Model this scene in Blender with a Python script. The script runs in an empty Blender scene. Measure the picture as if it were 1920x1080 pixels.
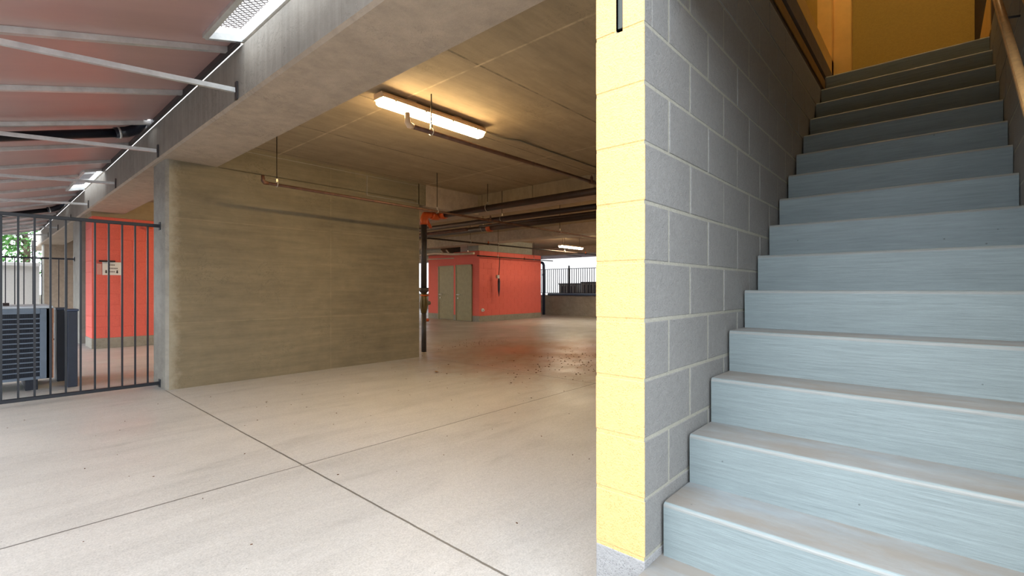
import bpy, bmesh, math, random
from mathutils import Vector, Matrix, noise
random.seed(7)
S = bpy.context.scene
C = S.collection
PI = math.pi

# ------------------------------------------------------------------ camera
ANG = math.atan(795/892.0)
cam_d = bpy.data.cameras.new('camera'); cam = bpy.data.objects.new('camera', cam_d); C.objects.link(cam)
cam_d.sensor_width = 36.0; cam_d.lens = 36.0*892/1920; cam_d.clip_start = .05; cam_d.clip_end = 300
cam_d.shift_y = 1/1920.0
cam.location = (0, 0, 1.145); cam.rotation_euler = (PI/2, 0, ANG-PI/2)
S.camera = cam
# ------------------------------------------------------------------ view
S.view_settings.view_transform = 'Standard'; S.view_settings.look = 'None'
S.view_settings.gamma = 1.0; S.view_settings.use_curve_mapping = False
S.view_settings.exposure = 0.0
# ------------------------------------------------------------------ sky
SKY = 5.0
w = bpy.data.worlds.new('sky'); S.world = w; w.use_nodes = True
bg = w.node_tree.nodes['Background']; bg.inputs[0].default_value = (.84, .91, 1.0, 1); bg.inputs[1].default_value = SKY
# ------------------------------------------------------------------ sun
sd = bpy.data.lights.new('sun', 'SUN'); sd.energy = 3.0; sd.angle = math.radians(50); sd.color = (1, .96, .9)
sun = bpy.data.objects.new('sun', sd); C.objects.link(sun)
sun.rotation_euler = Vector((.72, -.42, -1)).to_track_quat('-Z', 'Y').to_euler(); sun.location = (-6, 8, 14)
LAMP = 95.0          # fluorescent diffusers
WARM = (1.0, .72, .36)

# ------------------------------------------------------------------ materials
def srgb(r, g, b):
    f = lambda c: (c/255/12.92 if c/255 <= .04045 else ((c/255+.055)/1.055)**2.4)
    return (f(r), f(g), f(b), 1)
class NT:
    def __init__(s, name):
        s.m = bpy.data.materials.new(name); s.m.use_nodes = True; s.t = s.m.node_tree; s.n = s.t.nodes
        s.b = s.n['Principled BSDF']; s.co = s.n.new('ShaderNodeTexCoord').outputs['Object']
    def link(s, a, b): s.t.links.new(a, b)
    def val(s, sock, v):
        if hasattr(v, 'is_output'): s.link(v, sock)
        else: sock.default_value = v
    def mapping(s, sc=(1, 1, 1), rot=(0, 0, 0), co=None):
        m = s.n.new('ShaderNodeMapping'); m.inputs['Scale'].default_value = sc; m.inputs['Rotation'].default_value = rot
        s.link(co or s.co, m.inputs['Vector']); return m.outputs[0]
    def noise(s, scale, detail=4, rough=.6, co=None, dist=0):
        n = s.n.new('ShaderNodeTexNoise'); n.inputs['Scale'].default_value = scale; n.inputs['Detail'].default_value = detail
        n.inputs['Roughness'].default_value = rough; n.inputs['Distortion'].default_value = dist
        s.link(co or s.co, n.inputs['Vector']); return n.outputs['Fac']
    def voro(s, scale, co=None):
        n = s.n.new('ShaderNodeTexVoronoi'); n.inputs['Scale'].default_value = scale
        s.link(co or s.co, n.inputs['Vector']); return n.outputs['Distance']
    def ramp(s, fac, stops):
        r = s.n.new('ShaderNodeValToRGB'); el = r.color_ramp.elements
        while len(el) < len(stops): el.new(.5)
        for e, (p, c) in zip(el, stops):
            e.position = p; e.color = c if isinstance(c, tuple) else (c, c, c, 1)
        s.link(fac, r.inputs[0]); return r.outputs[0]
    def mix(s, fac, a, b, mode='MIX'):
        m = s.n.new('ShaderNodeMix'); m.data_type = 'RGBA'; m.blend_type = mode
        s.val(m.inputs[0], fac); s.val(m.inputs[6], a); s.val(m.inputs[7], b); return m.outputs[2]
    def math(s, op, a, b=0.0, c=0.0):
        m = s.n.new('ShaderNodeMath'); m.operation = op
        s.val(m.inputs[0], a); s.val(m.inputs[1], b); s.val(m.inputs[2], c); return m.outputs[0]
    def xyz(s, co=None):
        n = s.n.new('ShaderNodeSeparateXYZ'); s.link(co or s.co, n.inputs[0]); return n.outputs
    def bump(s, h, strength=.3, dist=.01, prev=None):
        b = s.n.new('ShaderNodeBump'); b.inputs['Strength'].default_value = strength; b.inputs['Distance'].default_value = dist
        s.link(h, b.inputs['Height'])
        if prev: s.link(prev, b.inputs['Normal'])
        return b.outputs[0]
    def done(s, col, rough=.7, normal=None, metal=0, spec=None):
        s.val(s.b.inputs['Base Color'], col); s.val(s.b.inputs['Roughness'], rough); s.b.inputs['Metallic'].default_value = metal
        if normal: s.link(normal, s.b.inputs['Normal'])
        if spec is not None: s.b.inputs['Specular IOR Level'].default_value = spec
        return s.m
def sc(c, k): return (c[0]*k, c[1]*k, c[2]*k, 1)

def concrete(name, col, var=.25, scale=1.2, streak=None, rough=.85, seams=None, edge=None, pits=True, bumpy=.25):
    t = NT(name)
    n1 = t.noise(scale, 6, .62); n2 = t.noise(scale*7, 5, .7); n3 = t.noise(90, 3, .6)
    c = t.mix(t.ramp(n1, [(.3, 0.0), (.7, 1.0)]), sc(col, 1-var), sc(col, 1+var*.7))
    c = t.mix(.28, c, t.ramp(n2, [(.3, sc(col, .55)), (.7, sc(col, 1.5))]))
    if streak:
        ns = t.noise(3, 5, .7, t.mapping(streak))
        c = t.mix(.38, c, t.ramp(ns, [(.3, sc(col, .62)), (.5, col), (.72, sc(col, 1.45))]))
    if pits:
        p = t.voro(38); pm = t.math('MULTIPLY', t.math('LESS_THAN', p, .07), t.math('GREATER_THAN', n2, .56))
        c = t.mix(t.math('MULTIPLY', pm, .6), c, sc(col, .3))
    if pits:   # chipped and scratched patches
        cn = t.noise(5.5, 6, .7, dist=.8); ck = t.math('LESS_THAN', t.math('ABSOLUTE', t.math('SUBTRACT', cn, .5)), .006)
        ck = t.math('MULTIPLY', ck, t.ramp(t.noise(1.6, 3, .5), [(.52, 0.0), (.62, 1.0)]))
        c = t.mix(t.math('MULTIPLY', ck, .55), c, sc(col, .35))
    x, y, z = t.xyz()
    if seams:
        for ax, off, step, wd, k in seams:
            v = {'x': x, 'y': y, 'z': z}[ax]
            m = t.math('PINGPONG', t.math('ADD', v, 100*step-off), step/2)
            line = t.math('MULTIPLY', t.math('LESS_THAN', m, wd), t.ramp(n2, [(.35, .1), (.55, 1.0)]))
            c = t.mix(t.math('MULTIPLY', line, .75), c, sc(col, k))
    if edge:   # unstained strip of wall up to x = edge, ragged border
        e = t.math('ADD', x, t.math('MULTIPLY', t.math('SUBTRACT', t.noise(9, 5, .7), .5), .22))
        c = t.mix(t.ramp(t.math('SUBTRACT', e, edge-.5), [(.44, (.6, .6, .6, 1)), (.54, 0.0)]), c, srgb(172, 168, 152))
    nb = t.bump(n3, bumpy, .004); nb = t.bump(n2, bumpy, .01, nb)
    return t.done(c, rough, nb)

def floor_mat():
    t = NT('floor_concrete'); x, y, z = t.xyz(); col = srgb(188, 185, 180)
    n1 = t.noise(.55, 6, .6); n2 = t.noise(4.5, 6, .7); n3 = t.noise(120, 2, .6)
    c = t.mix(t.ramp(n1, [(.3, 0.0), (.72, 1.0)]), sc(col, .82), sc(col, 1.12))
    c = t.mix(.25, c, t.ramp(n2, [(.3, sc(col, .6)), (.7, sc(col, 1.3))]))
    c = t.mix(.45, c, t.ramp(n3, [(.36, sc(col, .45)), (.6, sc(col, 1.25))]))
    n4 = t.noise(38, 5, .75)
    c = t.mix(.25, c, t.ramp(n4, [(.38, sc(col, .5)), (.6, sc(col, 1.2))]))
    # trowel swirls
    sw = t.noise(1.3, 5, .65, t.mapping((.5, 2.6, 1), (0, 0, .5)), dist=1.2)
    c = t.mix(.30, c, t.ramp(sw, [(.3, sc(col, .62)), (.5, col), (.7, sc(col, 1.15))]))
    # rusty dirt tracked over the garage floor (own shape, follows the lane)
    dx = t.math('SUBTRACT', x, 7.1); dy = t.math('SUBTRACT', y, 5.0)
    rr = t.math('SQRT', t.math('ADD', t.math('MULTIPLY', dx, t.math('MULTIPLY', dx, .10)), t.math('MULTIPLY', dy, t.math('MULTIPLY', dy, .10))))
    mk = t.ramp(t.math('ADD', rr, t.math('MULTIPLY', t.math('SUBTRACT', n2, .5), .9)), [(.25, 1.0), (1.0, 0.0)])
    c = t.mix(t.math('MULTIPLY', mk, .85), c, srgb(150, 92, 34))
    ins = t.math('MULTIPLY', t.ramp(t.math('ADD', x, t.math('MULTIPLY', n1, 2.0)), [(0, 0.0), (1, 1.0)]), 1.0)
    # dark smears and specks
    sm = t.noise(2.2, 4, .6, t.mapping((.5, 1.5, 1), (0, 0, -.5)))
    c = t.mix(t.math('MULTIPLY', t.ramp(sm, [(.62, 0.0), (.78, 1.0)]), .38), c, srgb(112, 108, 102))
    sp = t.voro(16); spm = t.math('MULTIPLY', t.math('LESS_THAN', sp, .045), t.math('GREATER_THAN', n2, .52))
    c = t.mix(t.math('MULTIPLY', spm, .7), c, srgb(80, 74, 66))
    j = None
    wob = t.math('MULTIPLY', t.math('SUBTRACT', n2, .5), .012)
    for ax, p, lo_ax, lo, hi in (('y', 3.07, 'x', -9, 30), ('x', 1.40, 'y', -9, 6.47), ('x', 4.95, 'y', -9, 6.4), ('y', 9.2, 'x', 2, 30), ('x', 8.5, 'y', -9, 30)):
        a = {'x': x, 'y': y}[ax]; b = {'x': x, 'y': y}[lo_ax]
        dd = t.math('ABSOLUTE', t.math('SUBTRACT', t.math('ADD', a, wob), p))
        m = t.math('MULTIPLY', t.math('LESS_THAN', dd, .006), t.math('MULTIPLY', t.math('GREATER_THAN', b, lo), t.math('LESS_THAN', b, hi)))
        j = m if j is None else t.math('MAXIMUM', j, m)
    c = t.mix(t.math('MULTIPLY', j, .8), c, srgb(70, 64, 56))
    nb = t.bump(n3, .25, .003); nb = t.bump(n2, .15, .006, nb)
    r = t.ramp(t.noise(1.1, 5, .6), [(.35, .55), (.62, .31)])
    return t.done(c, r, nb)

def block_paint(name, col, var=.08, pit=.35, rough=.75, pitcol=None):
    t = NT(name); n1 = t.noise(3, 5, .6); n3 = t.noise(55, 4, .7); v = t.voro(150)
    c = t.mix(n1, sc(col, 1-var), sc(col, 1+var))
    c = t.mix(.35, c, t.ramp(n3, [(.3, sc(col, .72)), (.7, sc(col, 1.2))]))
    pm = t.math('MULTIPLY', t.math('LESS_THAN', v, .28), t.math('GREATER_THAN', t.noise(28, 3, .6), .50))
    c = t.mix(t.math('MULTIPLY', pm, pit), c, pitcol or sc(col, .4))
    nb = t.bump(v, .45, .003); nb = t.bump(n3, .4, .006, nb)
    return t.done(c, rough, nb)

def stair_paint(name, col, dirt=None, amt=.6):
    t = NT(name)
    st = t.noise(14, 6, .7, t.mapping((1, .35, 6))); n2 = t.noise(2.5, 5, .6); n3 = t.noise(60, 3, .6)
    c = t.mix(.6, col, t.ramp(st, [(.3, sc(col, .7)), (.7, sc(col, 1.25))]))
    c = t.mix(.25, c, t.ramp(n2, [(.3, sc(col, .8)), (.7, sc(col, 1.1))]))
    if dirt:
        d = t.noise(2.2, 6, .65, t.mapping((3, 1, 1)))
        c = t.mix(t.math('MULTIPLY', t.ramp(d, [(.30, 0.0), (.58, 1.0)]), amt), c, dirt)
    sp = t.math('MULTIPLY', t.math('LESS_THAN', t.voro(14), .05), t.math('GREATER_THAN', n2, .55))
    c = t.mix(t.math('MULTIPLY', sp, .6), c, sc(col, .3))
    nb = t.bump(st, .5, .004); nb = t.bump(n3, .15, .002, nb)
    return t.done(c, .5, nb)

def paint(name, col, rough=.5, metal=0, var=.12, scale=8, streak=(1, 1, 1), bmp=.05):
    t = NT(name); n = t.noise(scale, 5, .6, t.mapping(streak))
    c = t.ramp(n, [(.3, sc(col, 1-var)), (.7, sc(col, 1+var))])
    return t.done(c, rough, t.bump(n, bmp, .003), metal)

def emit(name, col, strength):
    t = NT(name); t.b.inputs['Base Color'].default_value = (.9, .9, .85, 1)
    t.b.inputs['Emission Color'].default_value = (*col, 1); t.b.inputs['Emission Strength'].default_value = strength; return t.m

M = {}
M['floor'] = floor_mat()
M['wall'] = concrete('stained_board_concrete', srgb(128, 118, 96), .38, .8, streak=(.5, .5, 5), edge=1.50,
                     seams=[('x', 3.35, 2.44, .004, 1.4), ('z', 1.95, 1.2, .004, 1.3)])
M['wall_plain'] = concrete('weathered_concrete', srgb(150, 146, 136), .22, 1.1, streak=(1, 1, 2))
M['soffit'] = concrete('beam_concrete', srgb(176, 160, 142), .16, 1.3, bumpy=.5)
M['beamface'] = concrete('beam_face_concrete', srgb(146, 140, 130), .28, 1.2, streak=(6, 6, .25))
M['ceil'] = concrete('ceiling_concrete', srgb(158, 140, 112), .22, .8, streak=(.4, 3, 1), seams=[('y', 2.68, 1.22, .011, .3), ('x', 2.62, 2.44, .010, 1.7)])
M['curb'] = concrete('raw_block_concrete', srgb(150, 146, 134), .2, 2.0)
M['yellow'] = block_paint('yellow_block_paint', srgb(238, 189, 126), .06, .5, pitcol=srgb(178, 142, 60))
M['greyblock'] = block_paint('grey_block_paint', srgb(142, 141, 138), .16, .45, pitcol=srgb(96, 98, 100))
M['mortar'] = block_paint('grey_mortar', srgb(172, 169, 156), .12, .2)
M['baseblock'] = block_paint('grey_base_block', srgb(160, 160, 160), .12, .6, pitcol=srgb(90, 90, 92))
M['riser'] = stair_paint('stair_riser_paint', srgb(135, 148, 150))
M['tread'] = stair_paint('stair_tread_paint', srgb(142, 150, 154), srgb(128, 116, 102), .7)
M['nosing'] = stair_paint('worn_nosing_paint', srgb(140, 144, 142))
M['red'] = block_paint('red_wall_paint', srgb(228, 108, 94), .08, .12)
M['red_shaded'] = block_paint('shaded_red_wall_paint', srgb(176, 40, 34), .08, .12)  # the red wall with shade put into its colour; on no mesh
M['doorp'] = paint('olive_door_paint', srgb(148, 140, 104), .5)
M['doorframe'] = paint('olive_frame_paint', srgb(140, 134, 100), .5)
M['nickel'] = paint('brushed_nickel', (.7, .68, .62, 1), .3, 1)
M['fence'] = paint('dark_blue_fence_paint', srgb(22, 28, 38), .4, 0, .2)
M['maroon'] = paint('maroon_soffit_metal', srgb(186, 152, 146), .34, .2, .08, 1.5, (.3, 2, 1))
M['galv'] = paint('galvanised_steel', srgb(216, 219, 218), .42, .7, .15, 10)
M['darksteel'] = paint('dark_steel', srgb(70, 66, 66), .5, .4)
M['blackpipe'] = paint('black_drain_pipe', srgb(22, 26, 38), .3)
M['rustpipe'] = paint('rusty_brown_pipe', srgb(96, 64, 46), .5, .2, .35, 14)
M['brownpipe'] = paint('dark_brown_pipe', srgb(52, 36, 28), .5, .2, .3, 8)
M['orange'] = paint('orange_coupling_paint', srgb(196, 84, 30), .45, 0, .2)
M['rod'] = paint('dark_threaded_rod', srgb(60, 50, 40), .5, .6)
M['clamp'] = paint('zinc_clamp', srgb(190, 180, 165), .4, .6)
M['lamphousing'] = paint('lamp_housing_beige', srgb(214, 184, 150), .5)
M['lamp'] = emit('lamp_diffuser', (1.0, .70, .34), LAMP)
M['lampdim'] = emit('lamp_diffuser_dim', (1.0, .80, .52), 95)
M['conduit'] = paint('grey_conduit', srgb(120, 112, 96), .5)
M['yellowwall'] = block_paint('ochre_plaster', srgb(184, 152, 58), .05, .0, rough=.6)
M['trimyellow'] = paint('pale_yellow_trim', srgb(240, 196, 110), .5, 0, .06)
M['trimbrown'] = paint('ochre_trim', srgb(150, 112, 50), .6, 0, .2)
M['groove'] = paint('rough_dark_joint', srgb(70, 54, 40), .9, 0, .5, 40)
M['steelgrey'] = paint('grey_steel_channel', srgb(110, 102, 96), .6)
M['wood'] = paint('varnished_wood_rail', srgb(206, 160, 104), .28, 0, .15, 10, (.5, 6, 6))
M['white'] = paint('white_paint', srgb(232, 230, 226), .5, 0, .03)
M['ink'] = paint('dark_print', srgb(40, 26, 26), .6)
M['acbody'] = paint('blue_grey_sheet_metal', srgb(104, 118, 134), .45, .2)
M['aclid'] = paint('pale_sheet_metal_lid', srgb(190, 200, 210), .4, .1)
M['acdark'] = paint('dark_coil', srgb(26, 34, 48), .6, 0, .3, 60)
M['rustedge'] = paint('rusty_edge', srgb(150, 104, 78), .7, 0, .3, 30)
M['pedestal'] = paint('navy_box_paint', srgb(44, 52, 68), .5)
M['slit'] = paint('dark_steel_slot', srgb(60, 66, 64), .5, .3)
M['neighbour'] = paint('neighbour_stucco', srgb(206, 204, 202), .9, 0, .05, 20)
M['stucco'] = paint('white_stucco', srgb(215, 212, 206), .9, 0, .05, 20)
M['leaf'] = paint('dry_leaf_brown', srgb(96, 60, 30), .8, 0, .4, 60)
M['leaftan'] = paint('dry_leaf_tan', srgb(206, 160, 110), .8, 0, .2, 60)
M['foliage'] = paint('green_foliage', srgb(86, 140, 62), .6, 0, .5, 6)
M['bark'] = paint('bark', srgb(96, 80, 64), .9, 0, .3)
M['ground'] = concrete('outdoor_ground', srgb(170, 160, 145), .2, .6)
M['ground_dark'] = concrete('darkened_ground', srgb(70, 70, 72), .2, .6)  # ground made dark to cut light bouncing up the stair
M['blocker'] = concrete('light_blocker_concrete', srgb(104, 100, 94), .2, 1)  # dark concrete for the unseen light-blocking wall
M['bluepipe'] = paint('dark_blue_painted_pipe', srgb(48, 66, 98), .3)
M['hvacgrey'] = paint('grey_unit_casing', srgb(128, 122, 116), .6)
M['brass'] = paint('brass_valve', srgb(104, 90, 56), .4, .5)
M['mesh'] = paint('guard_wire', srgb(96, 92, 92), .5, .3)
M['foil'] = paint('pipe_wrap', srgb(200, 180, 160), .5)

# ------------------------------------------------------------------ geometry helpers
class MB:
    def __init__(s): s.bm = bmesh.new()
    def box(s, a, b, mi=0, bev=0, seg=1):
        x0, y0, z0 = a; x1, y1, z1 = b
        r = bmesh.ops.create_cube(s.bm, size=1); vs = r['verts']
        for v in vs:
            v.co = Vector(((x0+x1)/2+v.co.x*(x1-x0), (y0+y1)/2+v.co.y*(y1-y0), (z0+z1)/2+v.co.z*(z1-z0)))
        fs = set(f for v in vs for f in v.link_faces)
        for f in fs: f.material_index = mi
        if bev:
            es = list(set(e for v in vs for e in v.link_edges))
            r = bmesh.ops.bevel(s.bm, geom=es, offset=bev, segments=seg, affect='EDGES', profile=.5)
            for f in r['faces']: f.material_index = mi
        return s
    def bar(s, p, q, wd, ht, mi=0, up=(0, 0, 1)):
        p = Vector(p); q = Vector(q); d = (q-p).normalized(); u = Vector(up); sd_ = d.cross(u).normalized(); u = sd_.cross(d)
        vs = []
        for e in (p, q):
            for a, b in ((-1, -1), (1, -1), (1, 1), (-1, 1)): vs.append(s.bm.verts.new(e+sd_*a*wd/2+u*b*ht/2))
        for i in range(4):
            f = s.bm.faces.new((vs[i], vs[(i+1) % 4], vs[4+(i+1) % 4], vs[4+i])); f.material_index = mi
        s.bm.faces.new(vs[3::-1]).material_index = mi; s.bm.faces.new(vs[4:]).material_index = mi
        return s
    def tube(s, pts, r, n=12, mi=0, cap=True):
        pts = [Vector(p) for p in pts]; rs = r if isinstance(r, (list, tuple)) else [r]*len(pts)
        rings = []; ref = None
        for i, p in enumerate(pts):
            d = ((pts[min(i+1, len(pts)-1)]-pts[max(i-1, 0)])).normalized()
            if ref is None: ref = Vector((0, 0, 1)) if abs(d.z) < .9 else Vector((1, 0, 0))
            a = d.cross(ref).normalized(); b = a.cross(d).normalized(); ref = b
            rings.append([s.bm.verts.new(p+(a*math.cos(2*PI*k/n)+b*math.sin(2*PI*k/n))*rs[i]) for k in range(n)])
        for i in range(len(rings)-1):
            for k in range(n):
                f = s.bm.faces.new((rings[i][k], rings[i][(k+1) % n], rings[i+1][(k+1) % n], rings[i+1][k])); f.smooth = True; f.material_index = mi
        if cap:
            s.bm.faces.new(rings[0][::-1]).material_index = mi; s.bm.faces.new(rings[-1]).material_index = mi
        return s
    def torus(s, c, R_, r, axis=(0, 1, 0), n=16, a0=0, a1=2*PI, mi=0):
        q = Vector((0, 0, 1)).rotation_difference(Vector(axis)); pts = []
        for i in range(n+1):
            a = a0+(a1-a0)*i/n; pts.append(Vector(c)+q @ Vector((math.cos(a)*R_, math.sin(a)*R_, 0)))
        return s.tube(pts, r, 6, mi, cap=True)
    def prism(s, prof, y0, y1, mi=0, axis='y', mats=None):
        f3 = {'y': lambda a, b, t: (a, t, b), 'x': lambda a, b, t: (t, a, b), 'z': lambda a, b, t: (a, b, t)}[axis]
        A = [s.bm.verts.new(f3(a, b, y0)) for a, b in prof]; B = [s.bm.verts.new(f3(a, b, y1)) for a, b in prof]
        n = len(prof)
        for i in range(n):
            f = s.bm.faces.new((A[i], A[(i+1) % n], B[(i+1) % n], B[i])); f.material_index = mats[i] if mats else mi
        s.bm.faces.new(A[::-1]).material_index = mi; s.bm.faces.new(B).material_index = mi
        return s
    def build(s, name, mats, parent=None, origin=None):
        bmesh.ops.recalc_face_normals(s.bm, faces=s.bm.faces)
        if parent is not None and origin is None: origin = Vector((0, 0, 0))
        me = bpy.data.meshes.new(name)
        if origin is not None and parent is None:
            bmesh.ops.translate(s.bm, verts=s.bm.verts, vec=-Vector(origin))
        if parent is not None:
            bmesh.ops.translate(s.bm, verts=s.bm.verts, vec=-wloc(parent))
        s.bm.to_mesh(me); s.bm.free()
        for m in (mats if isinstance(mats, (list, tuple)) else [mats]): me.materials.append(m)
        o = bpy.data.objects.new(name, me); C.objects.link(o)
        if parent is not None: o.parent = parent
        elif origin is not None: o.location = origin
        return o
def wloc(o):
    v = Vector(o.location)
    while o.parent: o = o.parent; v += Vector(o.location)
    return v
def tag(o, label=None, cat=None, group=None, kind=None):
    if label: o['label'] = label
    if cat: o['category'] = cat
    if group: o['group'] = group
    if kind: o['kind'] = kind
    return o
def empty(name, loc, label, cat, group=None, kind=None):
    o = bpy.data.objects.new(name, None); C.objects.link(o); o.location = loc; o.empty_display_size = .1
    return tag(o, label, cat, group, kind)
def struct(o, label, cat='wall'): return tag(o, label, cat, None, 'structure')
def copy_tree(o, parent=None):
    c = o.copy(); C.objects.link(c)
    if parent: c.parent = parent
    for ch in list(o.children): copy_tree(ch, c)
    return c

# ================================================================== STRUCTURE
struct(MB().box((-1.5, -4, -.3), (17.4, 26, 0)).build('floor', M['floor']), 'broad pale concrete floor slab with cut joints and scattered dirt', 'floor')
struct(MB().box((-45, -30, -.6), (60, 70, -.08)).build('ground_exterior', M['ground_dark']), 'flat ground outside the garage, darkened to cut bounce light', 'ground')
# ceiling slab over the garage; the stair well (x 1.6-5, y -.4-.74) stays open above
struct(MB().box((1.93, .93, 2.9), (16.75, 26, 3.25)).build('ceiling', M['ceil']), 'grey brown board-marked concrete ceiling of the garage', 'ceiling')

def beam(name, a, b, label, mats, bev=.02):
    m = MB().box(a, b, 0, bev)
    m.bm.normal_update()
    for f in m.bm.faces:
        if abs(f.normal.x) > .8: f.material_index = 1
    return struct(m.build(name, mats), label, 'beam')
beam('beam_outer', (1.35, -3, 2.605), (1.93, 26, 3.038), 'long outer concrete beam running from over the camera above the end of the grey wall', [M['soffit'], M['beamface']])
beam('beam_middle', (6.27, .93, 2.60), (6.75, 26, 2.93), 'concrete beam just past the two big dark pipes', [M['soffit'], M['ceil']])
beam('beam_lit', (10.7, .93, 2.60), (11.25, 26, 2.93), 'lamp-lit concrete beam in front of the red room', [M['soffit'], M['soffit']])
beam('beam_far', (16.55, -2, 2.60), (17.05, 26, 3.02), 'far edge beam above the railing', [M['soffit'], M['soffit']])
# beam across, flush with the shear wall
m = MB().box((5.05, 6.45, 2.535), (6.3, 6.95, 2.93), 0, .01)
struct(m.build('beam_cross', M['soffit']), 'short concrete beam continuing the grey wall toward the pipes', 'beam')

# ---- shear walls
def shear(name, x0, x1, y0, y1, label, mat):
    c = .03
    prof = [(x0+c, y0), (x1, y0), (x1, y1), (x0+c, y1), (x0, y1-c), (x0, y0+c)]
    m = MB().prism(prof, 0, 2.9, axis='z', mats=[0, 0, 0, 1, 1, 1])
    return struct(m.build(name, [mat, M['wall_plain']]), label, 'wall')
w1 = MB()
c = .03; x0, x1, y0, y1 = 1.40, 4.905, 6.45, 7.03
w1.prism([(x0+c, y0), (x1, y0), (x1, y1), (x0+c, y1), (x0, y1-c), (x0, y0+c)], 0, 2.606, axis='z', mats=[0, 0, 0, 1, 1, 1])
w1.box((1.92, y0, 2.60), (x1, y1, 2.92))
w1.box((x1-.02, y0+.0, 2.55), (x1+.145, y1, 2.92), 0, .006)
w1.box((3.92, y0-.006, 2.565), (3.935, y0+.02, 2.86), 2)      # form joint ridges
w1.box((3.92, y0-.006, 2.558), (x1-.03, y0+.02, 2.568), 2)
w1.box((1.95, y0-.004, 2.855), (x1-.03, y0+.02, 2.862), 2)
struct(w1.build('wall_shear', [M['wall'], M['wall_plain'], M['wall_plain']]), 'big stained grey concrete wall standing across the garage with a pale end', 'wall')
shear('wall_second', 1.40, 4.4, 13.25, 14.3, 'grey concrete wall end seen through the fence beside the red wall', M['wall_plain'])
shear('wall_third', 1.42, 5.4, 22.0, 22.5, 'tan concrete wall far behind both fences', M['soffit'])
struct(MB().box((-14, 22.3, -.1), (1.36, 22.55, 1.88)).build('wall_retaining', M['stucco']), 'pale retaining wall outdoors behind the fences', 'wall')
struct(MB().box((-14, 22.22, 1.88), (1.38, 22.6, 2.0), 0, .01).build('trim_coping', M['white']), 'white coping along the top of the retaining wall', 'trim')
# far end and back of the garage
struct(MB().box((1.4, 25.9, 0), (17, 26.1, .9)).build('wall_far', M['wall_plain']), 'low concrete wall at the far end of the garage', 'wall')
struct(MB().box((6.9, .55, 0), (16.75, .93, 2.9)).build('wall_garage_back', M['wall_plain']), 'concrete wall closing the garage beside the stair', 'wall')

struct(MB().box((-5.2, -16, -.1), (-4.9, 6.0, 2.1)).build('wall_light_blocker', M['blocker']), 'unseen concrete wall added to block low sky light from the stair', 'wall')  # added out of view to keep horizon light off the upper steps
struct(MB().box((1.60, -.295, 2.325), (1.90, .735, 3.0)).build('lintel_light_blocker', M['soffit']), 'unseen concrete lintel added over the stair foot to cut light', 'lintel')  # added above the frame so less daylight reaches the upper steps
# ---- block wall beside the stair
ZK = [0, .222]+[.222+.2032*k for k in range(1, 14)]
def block_wall(y0, y1, xs, xe, vis, end_mat, zs, odd_first=1.705):
    m = MB(); g = .0055; rec = .0022
    for i in range(len(zs)-1):
        z0, z1 = zs[i], zs[i+1]; k = i-1
        first = odd_first if k % 2 else odd_first+.204
        js = [xs]; x = first
        while x < xe-.05: js.append(x); x += .406
        js.append(xe)
        for a, b in zip(js[:-1], js[1:]):
            e0 = 0 if a == xs else g
            gz0 = 0 if i == 0 else g
            dz = random.uniform(-.001, .001); dy = random.uniform(-.0012, .0012)
            slot = (a == xs and z0 >= 2.05 and vis == 'l')
            lo = (a+e0, y0+dy, z0+gz0+dz); hi = (b-g, y1+dy, z1-g+dz)
            mi = 4 if i == 0 else 0
            if slot:      # open vertical slot in the end face
                m.box(lo, (a+.06, .822, hi[2]), mi, .003); m.box((a+e0, .848, lo[2]), (a+.06, hi[1], hi[2]), mi, .003); m.box((a+.06, lo[1], lo[2]), hi, mi, .003)
            else: m.box(lo, hi, mi, .0035, 2)
    core_y0, core_y1 = y0+rec, y1-rec
    m.box((xs+rec, core_y0, 0), (xe, core_y1, 2.05 if vis == 'l' else zs[-1]), 2)
    if vis == 'l':
        m.box((xs+.05, core_y0, 2.05), (xe, core_y1, zs[-1]), 2)
        m.box((xs+rec, core_y0, 2.05), (xs+.05, .822, zs[-1]), 2); m.box((xs+rec, .848, 2.05), (xs+.05, core_y1, zs[-1]), 2)
    m.bm.normal_update()
    for f in m.bm.faces:
        ce = f.calc_center_median()
        if ce.x < xs+.012 and ce.z > .224 and f.normal.x < -.3:
            f.material_index = 1
    return m
m = block_wall(.739, .93, 1.505, 5.62, 'l', 1, ZK)
wall_sl = m.build('wall_stair_inner', [M['greyblock'], M['yellow'], M['mortar'], M['mortar'], M['baseblock']])
struct(wall_sl, 'painted concrete block wall beside the stair with a yellow end face', 'wall')
m = block_wall(-.49, -.30, 1.505, 6.9, 'r', 1, ZK+[ZK[-1]+.2032])
struct(m.build('wall_stair_outer', [M['greyblock'], M['greyblock'], M['mortar'], M['mortar'], M['baseblock']]), 'block wall carrying the stair handrail', 'wall')
# steel channel seen in the slot
ch = tag(MB().box((1.515, .826, 2.068), (1.522, .845, 2.85)).build('strut_channel', M['slit']), 'narrow dark steel channel set in the yellow block face', 'channel')

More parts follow.
